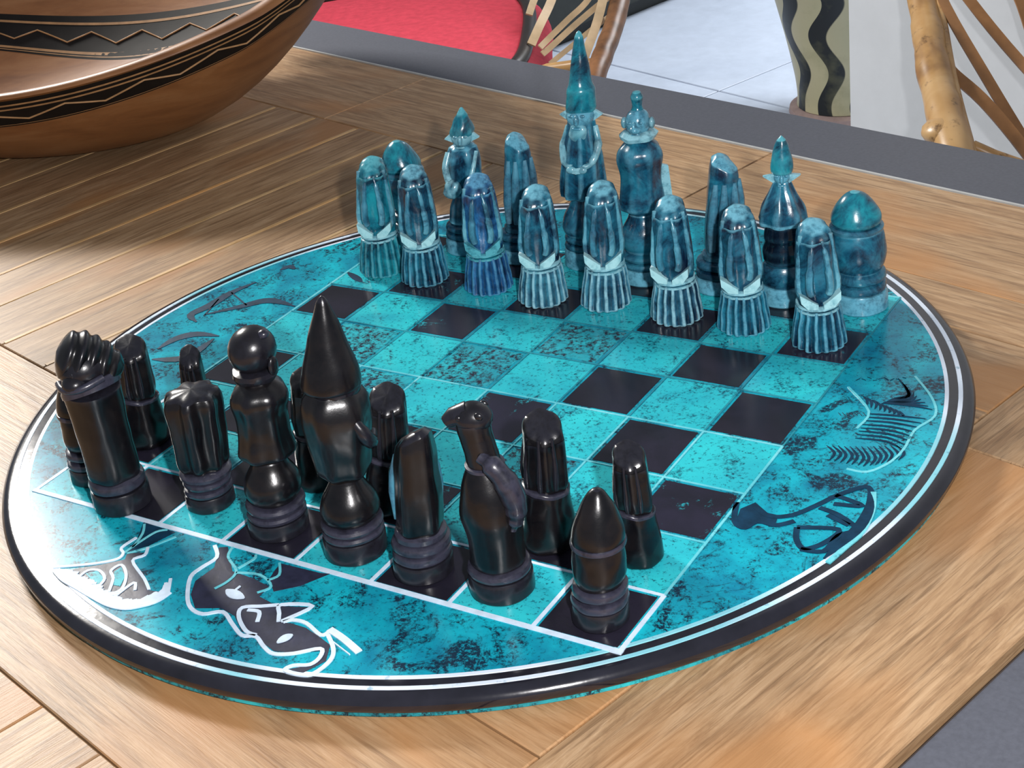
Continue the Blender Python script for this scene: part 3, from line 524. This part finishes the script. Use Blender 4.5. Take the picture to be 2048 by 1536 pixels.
def make_blue_knight_a():
    M,ML=M_BLUE,M_BLUE_L
    t=thing('chess_knight','x','chess piece'); base_rings(t,M,M_BLUE_R,.30,.45,.22,2)
    Geo().lathe([(.2,.44)]+cr([(.24,.48),(.22,.7),(.16,.86)],4)+[(.15,.9)],36).build('pedestal',M,t)
    Geo().lathe([(.12,.86)]+cr([(.2,.92),(.26,1.05),(.25,1.3),(.24,1.5),(.2,1.62)],5)+[(.12,1.66)],54,flutes(6,.07)).rough(.015,5).build('robe',M,t,50)
    g=Geo().ell((0,-.02,1.77),(.16,.17,.15)); face(g,(0,-.19,1.77)); g.build('head',ML,t)
    Geo().lathe(cr([(.17,1.8),(.18,1.86),(.14,1.98),(.08,2.1)],4)+[(.02,2.2),(0,2.21)],30).rough(.015,8).build('pointed_hat',M_BLUE_T,t)
    for s in (-1,1): Geo().prism([(0,-.04),(.13,.02),(.03,.1)],-.03,.03).xf(TR(s*.13,-.03,1.74)@RX(math.pi/2)@Matrix.Scale(s,4,(1,0,0))).build('ear',ML,t,30)
    Geo().tube(cr([(-.2,-.05,1.55),(-.24,-.14,1.35),(-.17,-.24,1.15)],4),[.055]*9,10).build('arm',ML,t,60)
    Geo().tube(cr([(.2,-.05,1.55),(.17,-.2,1.3),(.12,-.25,1.1)],4),[.04]*9,10).build('arm',ML,t,60)
    Geo().ell((-.13,-.25,1.05),(.14,.09,.15)).rough(.03,9).build('drum',ML,t)
    return t
def make_blue_knight_b():
    M,ML=M_BLUE,M_BLUE_L
    t=thing('chess_knight','x','chess piece'); base_rings(t,M,M_BLUE_R,.31,.56,.26,1)
    Geo().lathe([(.2,.55)]+cr([(.26,.62),(.27,.75),(.24,.86),(.25,.95),(.22,1.1)],5)+[(.15,1.2)],40).build('pedestal',M_BLUE_D,t)
    Geo().lathe([(.2,1.16),(.30,1.13)]+cr([(.31,1.17),(.28,1.3),(.22,1.45),(.15,1.6),(.1,1.7)],5),60,flutes(7,.07)).rough(.015,5).build('cloak',M,t,50)
    g=Geo().ell((0,-.01,1.76),(.11,.12,.11)); face(g,(0,-.13,1.76),.8); g.build('head',M,t)
    for s in (-1,1): Geo().prism([(0,-.06),(.17,.06),(.03,.08)],-.03,.03).xf(TR(s*.07,-.02,1.72)@RX(math.pi/2)@Matrix.Scale(s,4,(1,0,0))).build('ear',ML,t,30)
    Geo().lathe(cr([(.11,1.8),(.145,1.84),(.14,1.98),(.10,2.15),(.05,2.26)],4)+[(0,2.31)],30).rough(.01,6).build('pointed_hat',M_BLUE_T,t)
    return t
def lean(t,rz,k,sc=(1,1,1)):
    # the hand-carved pieces do not stand perfectly straight
    if not k: return
    vx,vy=.856*k,.517*k; c_,s_=math.cos(-rz),math.sin(-rz); lx,ly=(c_*vx-s_*vy)*sc[2]/sc[0],(s_*vx+c_*vy)*sc[2]/sc[1]
    for ch in t.children: ch.matrix_parent_inverse=Matrix(((1,0,lx,0),(0,1,ly,0),(0,0,1,0),(0,0,0,1)))
def clone(root,loc,rz,label,group,sc=(1,1,1),k=0):
    r=root.copy(); scn.collection.objects.link(r); r.location=Vector(loc)*K; r.rotation_euler=(0,0,rz); r.scale=sc; r['label']=label
    if group: r['group']=group
    elif 'group' in r: del r['group']
    for ch in list(root.children):
        c=ch.copy(); scn.collection.objects.link(c); c.parent=r; c.matrix_parent_inverse=Matrix()
    lean(r,rz,k,sc)
    return r
def put(t,x,y,rz,label,group=None,sc=(1,1,1),k=0,z=.0135):
    t.location=Vector((x,y,z))*K; t.rotation_euler=(0,0,rz); t.scale=sc; t['label']=label
    lean(t,rz,k,sc)
    if group: t['group']=group
D=math.radians
# blue front row
bp=make_pawn(M_BLUE,M_BLUE_L); GP='blue pawns in the front blue row'
PB=[(-3.48,2.66,24,1.03,.045,'bright turquoise pawn at the far left end of the blue front row'),
    (-2.66,2.58,30,1.02,.025,'dark-topped blue pawn second from the left in the blue front row'),
    (-1.58,2.62,28,1.0,.017,'deep blue pawn third from the left, with a dull grey-green top'),
    (-.62,2.52,22,.98,.036,'pale-skirted blue pawn fourth from the left, standing on a black square'),
    (.29,2.68,24,1.03,.048,'pale blue pawn fifth from the left, in front of the tall blue king and queen'),
    (1.41,2.6,14,1.0,.0,'pale blue pawn sixth from the left, with a large light cuff'),
    (2.37,2.62,22,.985,-.01,'blue pawn second from the right in the blue front row'),
    (3.45,2.5,32,.98,-.02,'blue pawn at the right end of the blue front row')]
PM={0:(M_BLUE_T,M_BLUE_L),2:(stone('deep_blue_stone',(.02,.15,.34),(.010,.06,.17),(.003,.015,.05),(.10,.32,.5)),M_BLUE_T),
    3:(M_BLUE_P,M_BLUE_L),4:(M_BLUE_P,M_BLUE_L),5:(M_BLUE_P,M_BLUE_L)}
p3_=None
for i,(x,y,a,s,k,l) in enumerate(PB):
    if i==1: put(bp,x,y,D(a),l,GP,(1,1,s),k)
    elif i in (4,5): clone(p3_,(x,y,.0135),D(a),l,GP,(1,1,s),k)
    elif i in PM:
        p_=make_pawn(*PM[i]); put(p_,x,y,D(a),l,GP,(1,1,s),k)
        if i==3: p3_=p_
    else: clone(bp,(x,y,.0135),D(a),l,GP,(1,1,s),k)
# blue back row
put(make_rook(M_BLUE,M_BLUE_R,M_BLUE_T,.33,1.64),-3.57,3.72,0,'blue rook with a pointed teal cap at the left end of the blue back row',k=-.06)
put(make_blue_knight_a(),-2.66,3.68,D(22),'blue knight figure holding a drum, in a short pointed hat, second in the back row',k=.10)
bb_=make_bishop(M_BLUE,M_BLUE_R,.22,1.84); put(bb_,-1.66,3.66,D(20),'slim blue bishop left of the tall blue king','slim blue bishops',k=.08)
put(make_king(M_BLUE,M_BLUE_R,M_BLUE_T,3.42,blue=True,ML=M_BLUE_L),-.62,3.75,D(12),'tallest blue piece, a king in a long pointed hat with clasped hands',k=.065)
put(make_queen(M_BLUE,M_BLUE_R,2.73,blue=True,ML=M_BLUE_L),.45,3.56,D(14),'blue queen with a small topknot, standing right of the blue king',k=.03)
clone(bb_,(1.56,3.6,.0135),D(30),'slim blue bishop right of the blue queen','slim blue bishops',(1.05,1.05,1.0),.09)
put(make_blue_knight_b(),2.55,3.5,D(22),'blue knight with a pointed hat, wide ears and a bell-shaped cloak over a black stem',k=.02)
put(make_rook(M_BLUE,M_BLUE_R,M_BLUE_T,.355,1.62),3.58,3.62,0,'thick blue rook with a domed teal cap at the right end',k=-.035)
# black back row
put(make_black_rook(),-3.5,-3.45,0,'black rook mostly hidden behind the leftmost black knight',k=.05)
put(make_black_knight_a(),-2.70,-3.78,D(20),'black knight with a ridged mane at the left front of the black pieces')
put(make_stout_bishop(),-1.68,-3.38,D(200),'stout black bishop with long folds, between the left knight and the queen',k=.05)
put(make_queen(M_BLK,M_BLKR,2.50),-.57,-3.50,D(180),'black queen with a round head, left of the black king',k=.06)
put(make_king(M_BLK,M_BLKR,M_BLK,3.06),.53,-3.53,D(165),'tallest black piece, a king in a large cone hat',k=.04)
put(make_bishop(M_BLK,M_BLKR,.25,1.66),1.44,-3.56,D(200),'slim black bishop right of the black king',k=.075)
put(make_black_knight_b(),2.40,-3.52,D(20),'black long-necked knight with a draped cloth, between bishop and rook',k=.0)
put(make_black_rook(),3.57,-3.57,0,'black rook with a pointed cap at the near right corner of the board',k=.06)
# black front row (seen from behind)
kp=make_black_pawn(); GK='black pawns in the front black row'
put(kp,-3.46,-2.55,D(185),'black pawn at the left end of the black front row',GK,(.92,.92,.83),.055)
for x,y,a,w_,s,k,l in [(-2.5,-2.5,175,.62,.84,.04,'black pawn peeking out behind the stout black bishop'),
                (-.72,-2.55,190,.86,.85,.06,'black pawn half hidden on the left side of the black king'),
                (.38,-2.66,178,.95,.87,.12,'black pawn directly behind the right side of the black king'),
                (2.43,-2.62,185,.95,.90,.055,'black pawn with a rounded top right behind the long-necked knight'),
                (3.47,-2.52,175,.78,.79,-.02,'black flat-topped pawn behind the near right rook')]:
    clone(kp,(x,y,.0135),D(a),l,GK,(w_,w_,s),k)

# ------------------------------------------------------------ the carved bowl
CX,CY,PH,BA,BB,BH0,BK,D1,D2,PW,FT,D3=-14.27,7.08,.35,6.49,4.24,2.08,1.12,.75,.68,.49,.27,.71
def bh(th): return BH0+BK*math.cos(th)**2+.3*max(0,(math.cos(th)-.8)/.2)**1.5
def bp_(th,t,inner=False,off=0):
    H=bh(th)
    if inner:
        s_=(FT+(1-FT)*max(t,0)**PW)*.935; zz=.22+(H-.22)*t
    else: s_=FT+(1-FT)*max(t,0)**PW; zz=H*t
    s_*=1+off
    return Vector((BA*math.cos(th)*s_,BB*math.sin(th)*s_,zz))
bowl=thing('wooden_bowl','large boat-shaped carved wooden bowl with dark zigzag bands at the left edge','bowl',(CX,CY,TZ+.02),PH)
N=144
def strip_geo(fn,rows):
    g=Geo(); v=[];f=[]
    for t in rows: v+=[fn(2*math.pi*i/N,t) for i in range(N)]
    for j in range(len(rows)-1):
        for i in range(N):
            k=(i+1)%N; f.append((j*N+i,j*N+k,(j+1)*N+k,(j+1)*N+i))
    return g.add(v,f)
def bowl_wood():
    m_,nt,b=mat('bowl_wood'); v=vecin(nt,(1,1,5)); n=noi(nt,v,9,5,.6,1.2); f=noi(nt,v,60,4)
    c=ramp(nt,n,[(.3,(.17,.065,.022)),(.5,(.26,.11,.038)),(.7,(.33,.16,.065))]); c=mix(nt,c,(.16,.06,.02),maprange(nt,f,.5,.75,0,.4))
    nt.links.new(c,b.inputs['Base Color']); b.inputs['Roughness'].default_value=.38; bump(nt,b,f,.08,.001); return m_
M_BOWL=bowl_wood(); M_BAND=flat('burnt_band',(.009,.007,.006),.6,.2,.3); M_INLAY=flat('carved_pale_wood',(.36,.2,.09),.5,.3,.2,120)
rows=[i/14 for i in range(15)]
g=Geo(); n_in=16
v=[];f=[]
seq=[(t,False) for t in [0,.01,.03,.06,.1,.16,.23,.31,.4,.5,.6,.7,.8,.9,.96]]
for t,i_ in seq: v+=[bp_(2*math.pi*i/N,t) for i in range(N)]
L=len(seq)
for dz,k_ in ((.97,1.002),(.99,.998),(1.003,.986),(1.006,.97),(1.0,.952),(.985,.942)):
    v+=[Vector((bp_(2*math.pi*i/N,1).x*k_,bp_(2*math.pi*i/N,1).y*k_,bp_(2*math.pi*i/N,1).z*dz)) for i in range(N)]; L+=1
for t in (.96,.9,.8,.7,.6,.5,.4,.3,.2,.12,.06,.02): v+=[bp_(2*math.pi*i/N,t,True) for i in range(N)]; L+=1
for j in range(L-1):
    for i in range(N):
        k=(i+1)%N; f.append((j*N+i,j*N+k,(j+1)*N+k,(j+1)*N+i))
f.append(tuple(range(N))[::-1]); f.append(tuple((L-1)*N+i for i in range(N)))
g.add(v,f).build('bowl_body',M_BOWL,bowl,60)
def tof(th,off,inner):   # profile parameter at a depth below the rim
    H=bh(th)
    return 1-off/((H-.22) if inner else H)
def band(name,o0,o1,m_,inner,lift):
    rows_=[o0+(o1-o0)*j/4 for j in range(5)]; s=-1 if inner else 1
    g=Geo(); v=[];f=[]
    for o_ in rows_:
        v+=[bp_(2*math.pi*i/N,tof(2*math.pi*i/N,o_,inner),inner,s*lift) for i in range(N)]
    for j in range(4):
        for i in range(N):
            k=(i+1)%N; q=(j*N+i,j*N+k,(j+1)*N+k,(j+1)*N+i); f.append(q if inner else q[::-1])
    return g.add(v,f).build(name,m_,bowl,60)
def zig(name,o0,o1,n,m_,inner,w_=.05):
    s=-1 if inner else 1; P=[]
    for i in range(n*6):
        th=2*math.pi*i/(n*6); ph=(i%6)/3; o_=o0+(o1-o0)*(ph if ph<=1 else 2-ph)
        P.append(bp_(th,tof(th,o_,inner),inner,s*.006))
    P.append(P[0]); return Geo().tube(P,w_/2,6).build(name,m_,bowl,60)
for inner,a0 in ((False,.12),(True,D1-.05)):
    h_=.72 if not inner else .80
    if not inner: a1=D3+.02
    else: a1=D1+D2
    hh=a1-a0
    band('dark_band',a0,a1,M_BAND,inner,.003)
    for q_ in (.14,.30) if not inner else (.16,.84):
        band('carved_line',a0+hh*q_,a0+hh*(q_+.06),M_INLAY,inner,.005)
    zig('zigzag',a0+hh*(.46 if not inner else .38),a0+hh*(.76 if not inner else .64),25,M_INLAY,inner,.035)
    band('carved_line',a0+hh*.93,a0+hh*.95,M_INLAY,inner,.005)

# broad plate added at the rim out of view, to shade the table
hp=cr([(-15.5,11.9),(-15.6,13.0),(-13.4,13.1),(-11.6,12.6),(-10.3,11.8),(-9.0,10.8),(-7.5,9.2),(-7.3,8.4),(-8.1,8.2),(-8.9,8.9),(-9.6,10.2),(-11.5,11.2),(-13.6,11.7),(-15.5,11.9)],5)[:-1]
g=Geo(); n=len(hp); cx_,cy_=-11,12.6; v=[]
for s_,z_ in ((.97,2.62),(1,2.70),(1,2.86),(.97,2.94)):
    v+=[(cx_+(x_-cx_)*s_,cy_+(y_-cy_)*s_,z_) for x_,y_ in hp]
f=[tuple(range(n))[::-1],tuple(range(3*n,4*n))]+[(j*n+i,j*n+(i+1)%n,(j+1)*n+(i+1)%n,(j+1)*n+i) for j in range(3) for i in range(n)]
g.add(v,f).xf(RZ(-PH)@TR(-CX,-CY,0)).build('shadow_plate',M_BOWL,bowl,60)

# ------------------------------------------------------------ beyond the table: chairs, cushion, vase
def cane_mat():
    m_,nt,b=mat('cane'); v=vecin(nt); n=noi(nt,v,12,4,.6,.5); f=noi(nt,v,60,4,.7)
    c=ramp(nt,n,[(.3,(.16,.07,.025)),(.48,(.42,.24,.09)),(.7,(.55,.36,.17))]); c=mix(nt,c,(.06,.025,.012),maprange(nt,f,.58,.7,0,.8))
    nt.links.new(c,b.inputs['Base Color']); b.inputs['Roughness'].default_value=.35; return m_
M_CANE=cane_mat(); M_CANED=flat('dark_bamboo',(.17,.075,.03),.4,.4,.7,22)
M_STRIPC=flat('cane_strip',(.27,.13,.05),.45,.4,.25,30); M_LIGHTC=flat('pale_cane_strip',(.55,.40,.24),.45,.4,.2,30)
def slat(parent,P,w_,m_,name='slat',fl=.25,nrm=(.5,-.72,.4)):
    # flat strip whose broad face looks along nrm
    P=[Vector(p) for p in P]; N_=Vector(nrm).normalized(); v=[];f=[]
    if len(P)>2: P=[Vector(q_) for q_ in cr([tuple(p) for p in P],4)]
    for j,p in enumerate(P):
        t=(P[min(j+1,len(P)-1)]-P[max(j-1,0)]).normalized(); a=t.cross(N_).normalized()*w_/2; b=a.cross(t).normalized()*w_/2*fl
        v+=[p+a+b,p-a+b,p-a-b,p+a-b]
    for j in range(len(P)-1):
        for i in range(4):
            k=(i+1)%4; f.append((j*4+i,j*4+k,(j+1)*4+k,(j+1)*4+i))
    n_=(len(P)-1)*4; f+=[(3,2,1,0),(n_,n_+1,n_+2,n_+3)]
    return Geo().add(v,f).build(name,m_,parent,30)
# cane chair at the right, its back towards the table
ch=thing('cane_chair','tan bamboo and cane chair in front of the white wall','chair')
pole=cr([(-1.18,29.32,4.5),(-2.57,28.96,4.16),(-3.42,28.45,2.6),(-3.56,27.56,0.14),(-3.4,26.79,-1.62),(-2.84,25.46,-2.55),(-2.29,24.21,-2.93),(-1.78,22.96,-3.27),(-1.17,21.71,-3.7),(-0.6,20.54,-3.98),(-0.1,19.56,-4.31),(0.3,18.7,-4.78)],6)
Geo().tube(pole,[.36+.02*math.sin(i*.9)+.11*max(0,(i-18)/(len(pole)-18)) for i in range(len(pole))],16).rough(.03,2).build('bamboo_pole',M_CANE,ch,60)
Geo().tube(cr([(-3.04,28.5,2.7),(-3.17,27.92,0.7),(-2.97,27.08,-1.42),(-2.35,25.29,-2.48),(-1.79,23.98,-2.96),(-1.22,22.7,-3.41),(-0.63,21.46,-3.82),(-0.07,20.28,-4.09),(0.42,19.31,-4.4)],6),.12,10).build('thin_cane',M_CANE,ch,60)
nd_=Geo().ell((-0.57,20.14,-3.98),(.5,.5,.30)); nd_.rough(.04,3).build('bamboo_node',M_CANE,ch,60)
slat(ch,[(-3.55,27.65,-1.85),(-2.12,25.01,-2.52),(-0.61,23.46,-3.75),(0.87,22.22,-5.08),(2.94,19.66,-6.1)],.27,M_STRIPC)
slat(ch,[(-1.27,22.78,-3.44),(-1.09,22.69,-3.56),(-0.28,22.18,-3.92),(0.63,21.78,-4.65),(2.36,20.13,-5.63)],.30,M_STRIPC)
slat(ch,[(-3.43,27.36,-0.72),(-2.46,26.48,-2.03),(-1.68,25.68,-2.59),(0.02,24.64,-3.87),(3.9,20.38,-5.2)],.27,M_STRIPC)
slat(ch,[(-3.16,28.64,3.04),(-2.12,27.78,0.22),(-1.17,26.93,-1.86),(-0.55,26.31,-2.84),(0.49,25.01,-3.81),(3.81,21.32,-4.5)],.24,M_STRIPC)
Geo().tube([(0.14,20.04,-4.25),(0.66,20.01,-4.43),(1.73,20.74,-5.08)],.14,10).build('lower_rail',M_CANE,ch,60)
other=cr([(-1.18,29.32,4.5),(0.45,29.2,3.85),(1.88,28.53,2.17),(2.69,27.35,-0.06),(3.06,25.54,-2.34),(3.49,22.27,-3.56),(3.62,19.61,-4.8)],6)
Geo().tube(other,.42,14).build('bamboo_pole',M_CANE,ch,60)
for e_ in (pole[-1],other[-1]): Geo().tube([e_,(e_[0]-.3,e_[1]-.2,-13),(e_[0]-.4,e_[1]-.1,-21.4)],[.42,.4,.4],12).build('leg',M_CANE,ch,60)
for e_ in (pole[-1],other[-1]): Geo().tube([(e_[0]-2.5,e_[1]-8.5,-12.7),(e_[0]-2.6,e_[1]-8.8,-21.4)],[.4,.4],12).build('leg',M_CANE,ch,60)
sx,sy=(pole[-1][0]+other[-1][0])/2-1.3,(pole[-1][1]+other[-1][1])/2-4.6
Geo().lathe([(0,-12.9),(5.2,-12.8),(5.5,-12.5),(5.2,-12.2),(0,-12.2)],40,M=TR(sx,sy,0)).build('seat',M_STRIPC,ch)
# cane chair at the left behind the table, with a red cushion
cl=thing('cane_chair','pale-slatted cane chair beyond the far edge of the table, holding the red cushion','chair')
pl=cr([(-24.02,49.56,-4.57),(-21.19,43.17,-6.75),(-20.14,40.56,-7.61),(-19.7,39.12,-8.17),(-19.35,37.63,-8.68),(-19.01,36.17,-9.17),(-18.63,34.53,-9.95)],6)
Geo().tube(pl,[.36]*8+[.40]*(len(pl)-8),16).rough(.04,1.5).build('bamboo_pole',M_CANED,cl,60)
slat(cl,[(-23.3,47.94,-4.84),(-21.59,42.92,-6.28),(-20.65,40.46,-7),(-20.37,39.05,-7.98),(-20.19,37.7,-8.75),(-20.08,36.76,-9.24)],.36,M_LIGHTC,'inner_frame')
slat(cl,[(-24.46,50.52,-3.91),(-24.05,46.05,-5.67),(-23.91,42.46,-7.05),(-23.49,40.86,-7.83),(-23.21,39.3,-8.39),(-23.12,38.33,-8.9)],.36,M_LIGHTC)
slat(cl,[(-25.18,50.95,-3.34),(-25.33,46.59,-5.6),(-24.83,42.73,-7.36),(-24.63,41.33,-8.01),(-24.44,40.51,-8.39)],.30,M_LIGHTC)
slat(cl,[(-21.44,43.48,-6.43),(-21.17,41.14,-6.91),(-21.27,39.82,-7.54),(-21.6,38.9,-7.95),(-22.01,38.02,-8.44),(-22.12,37.39,-8.65)],.24,M_LIGHTC)
slat(cl,[(-20.27,40.7,-7.26),(-20.74,39.99,-7.63),(-21.3,38.84,-8.16),(-21.78,37.9,-8.66),(-22,37.32,-8.89)],.24,M_LIGHTC)
slat(cl,[(-19.9,39.47,-7.84),(-20.49,38.93,-8.25),(-21.07,37.91,-8.76),(-21.58,37.12,-9.2)],.20,M_LIGHTC)
slat(cl,[(-22.36,45.64,-5.97),(-22.14,41.89,-6.84),(-22.66,39.79,-7.38)],.24,M_LIGHTC)
Geo().tube([(-19.53,37,-9.04),(-20.5,36.81,-9.14),(-21.41,36.65,-9.26),(-23.1,35.69,-9.78)],.24,10).build('seat_rail',M_CANE,cl,60)
def sq(a,r,z,n=3.2):
    k=1/((abs(math.cos(a))**n+abs(math.sin(a))**n)**(1/n)); k=min(k,1.12); y_=r*k*math.sin(a); return (r*k*math.cos(a),y_*(1.5 if y_>0 else 1),z)
CU=(-29.9,36.7)
Geo().lathe([(0,-13.0),(6.8,-13.0),(7.0,-12.5),(6.8,-11.94),(0,-11.94)],60,sq,M=TR(CU[0],CU[1],0)@RZ(D(28))).build('seat',M_CANE,cl)
for a in (.7,2.3,3.9,5.4): Geo().tube([(CU[0]+7*math.cos(a),CU[1]+7*math.sin(a),-12.6),(CU[0]+7.5*math.cos(a),CU[1]+7.5*math.sin(a),-21.4)],.42,12).build('leg',M_CANE,cl,60)
e_=pl[-1]; Geo().tube([e_,(CU[0]+8.4,CU[1]+3.5,-12.7)],.38,12).build('leg',M_CANE,cl,60)
bk=[(CU[0]-3,CU[1]+8.2),(CU[0]+3,CU[1]+8.4),(CU[0]-7.6,CU[1]+3.5)]
Geo().tube(cr([pl[0],(CU[0]+5,CU[1]+13,-3),(CU[0]-5,CU[1]+16,-2.4),(CU[0]-14,CU[1]+9,-4),(CU[0]-14,CU[1]-1,-8),(CU[0]-8.5,CU[1]-3.5,-12.9)],6),.4,12).build('back_hoop',M_CANE,cl,60)
# the cushion
cu=thing('seat_cushion','round red seat cushion with dark brown piping on the far chair','cushion',(CU[0],CU[1],0),D(28))
M_RED=flat('red_fabric',(.50,.045,.07),.8,.2,.14,90)
g=Geo().lathe([(0,-11.85),(6.2,-11.8)]+cr([(6.8,-11.4),(7.35,-10.6),(7.25,-9.8),(6.5,-9.2)],5)+cr([(6.1,-9.02),(5,-8.93),(3,-8.85),(0,-8.82)],4),72,sq).rough(.08,.5).build('cushion_body',M_RED,cu,80)
P=[sq(a,6.5,-9.12) for a in [2*math.pi*i/90 for i in range(91)]]
Geo().tube(P,.30,10).build('piping',flat('brown_piping',(.018,.013,.010),.4,.4),cu,60)
# striped floor vase
va=thing('floor_vase','tall striped floor vase in black and cream wavy bands beside the white wall','vase',(-20.8,66.3,-21.4))
def vase_mat():
    m_,nt,b=mat('vase_glaze'); tc=nd(nt,'ShaderNodeTexCoord'); sp=nd(nt,'ShaderNodeSeparateXYZ'); nt.links.new(tc.outputs['Object'],sp.inputs[0])
    zm=nd(nt,'ShaderNodeMath',operation='MULTIPLY'); nt.links.new(sp.outputs[2],zm.inputs[0]); zm.inputs[1].default_value=44; an=nd(nt,'ShaderNodeMath',operation='ARCTAN2'); nt.links.new(sp.outputs[1],an.inputs[0]); nt.links.new(sp.outputs[0],an.inputs[1])
    wv=nd(nt,'ShaderNodeMath',operation='SINE'); nt.links.new(zm.outputs[0],wv.inputs[0])
    sc_=nd(nt,'ShaderNodeMath',operation='MULTIPLY_ADD'); nt.links.new(wv.outputs[0],sc_.inputs[0]); sc_.inputs[1].default_value=.15; nt.links.new(an.outputs[0],sc_.inputs[2])
    fr=nd(nt,'ShaderNodeMath',operation='MULTIPLY_ADD'); nt.links.new(sc_.outputs[0],fr.inputs[0]); fr.inputs[1].default_value=9/(2*math.pi); fr.inputs[2].default_value=.35+20
    f2=nd(nt,'ShaderNodeMath',operation='FRACT'); nt.links.new(fr.outputs[0],f2.inputs[0])
    st=ramp(nt,f2.outputs[0],[(.0,(.012,.015,.016)),(.44,(.012,.015,.016)),(.47,(.55,.50,.31)),(1.0,(.52,.48,.29))])
    n=noi(nt,vecin(nt),14,4); nt.links.new(mix(nt,st,(.25,.24,.12),maprange(nt,n,.5,.8,0,.6)),b.inputs['Base Color']); b.inputs['Roughness'].default_value=.4; return m_
Geo().lathe([(0,.55),(2.5,.55)]+cr([(2.6,.6),(2.55,1.2),(2.7,2.5),(3.1,4.5),(3.7,7),(4.4,10),(4.6,13),(3.9,16),(2.8,18),(2.6,19.5),(3.2,20.5)],5)+[(3.0,20.5),(2.4,19),(0,18)],64).build('vase_body',vase_mat(),va,60)
Geo().lathe([(0,0),(2.9,0),(3.05,.2),(3.0,.45),(2.7,.56),(0,.56)],48).build('vase_stand',flat('pink_clay',(.42,.31,.29),.5,.3,.1),va)

db=thing('low_cabinet','low dark piece of furniture on the tiles behind the left cane chair','furniture',(-43.5,71,-21.4),D(-14))
M_DB=flat('dark_lacquer',(.016,.018,.014),.4,.4,.2)
Geo().box(-34,0,0,22,1.2,11,.15).build('body',M_DB,db,0); Geo().box(-34.4,.4,-.4,22.4,11,11.8,.15).build('top',M_DB,db,0); Geo().box(-33,-1,.8,21,0,1.2).build('plinth',M_DB,db,0)
for q_ in (-33.5,-22.3,-11.1): Geo().box(q_,q_+10.8,-.25,0,1.8,10.6,.08).build('door',M_DB,db,0)
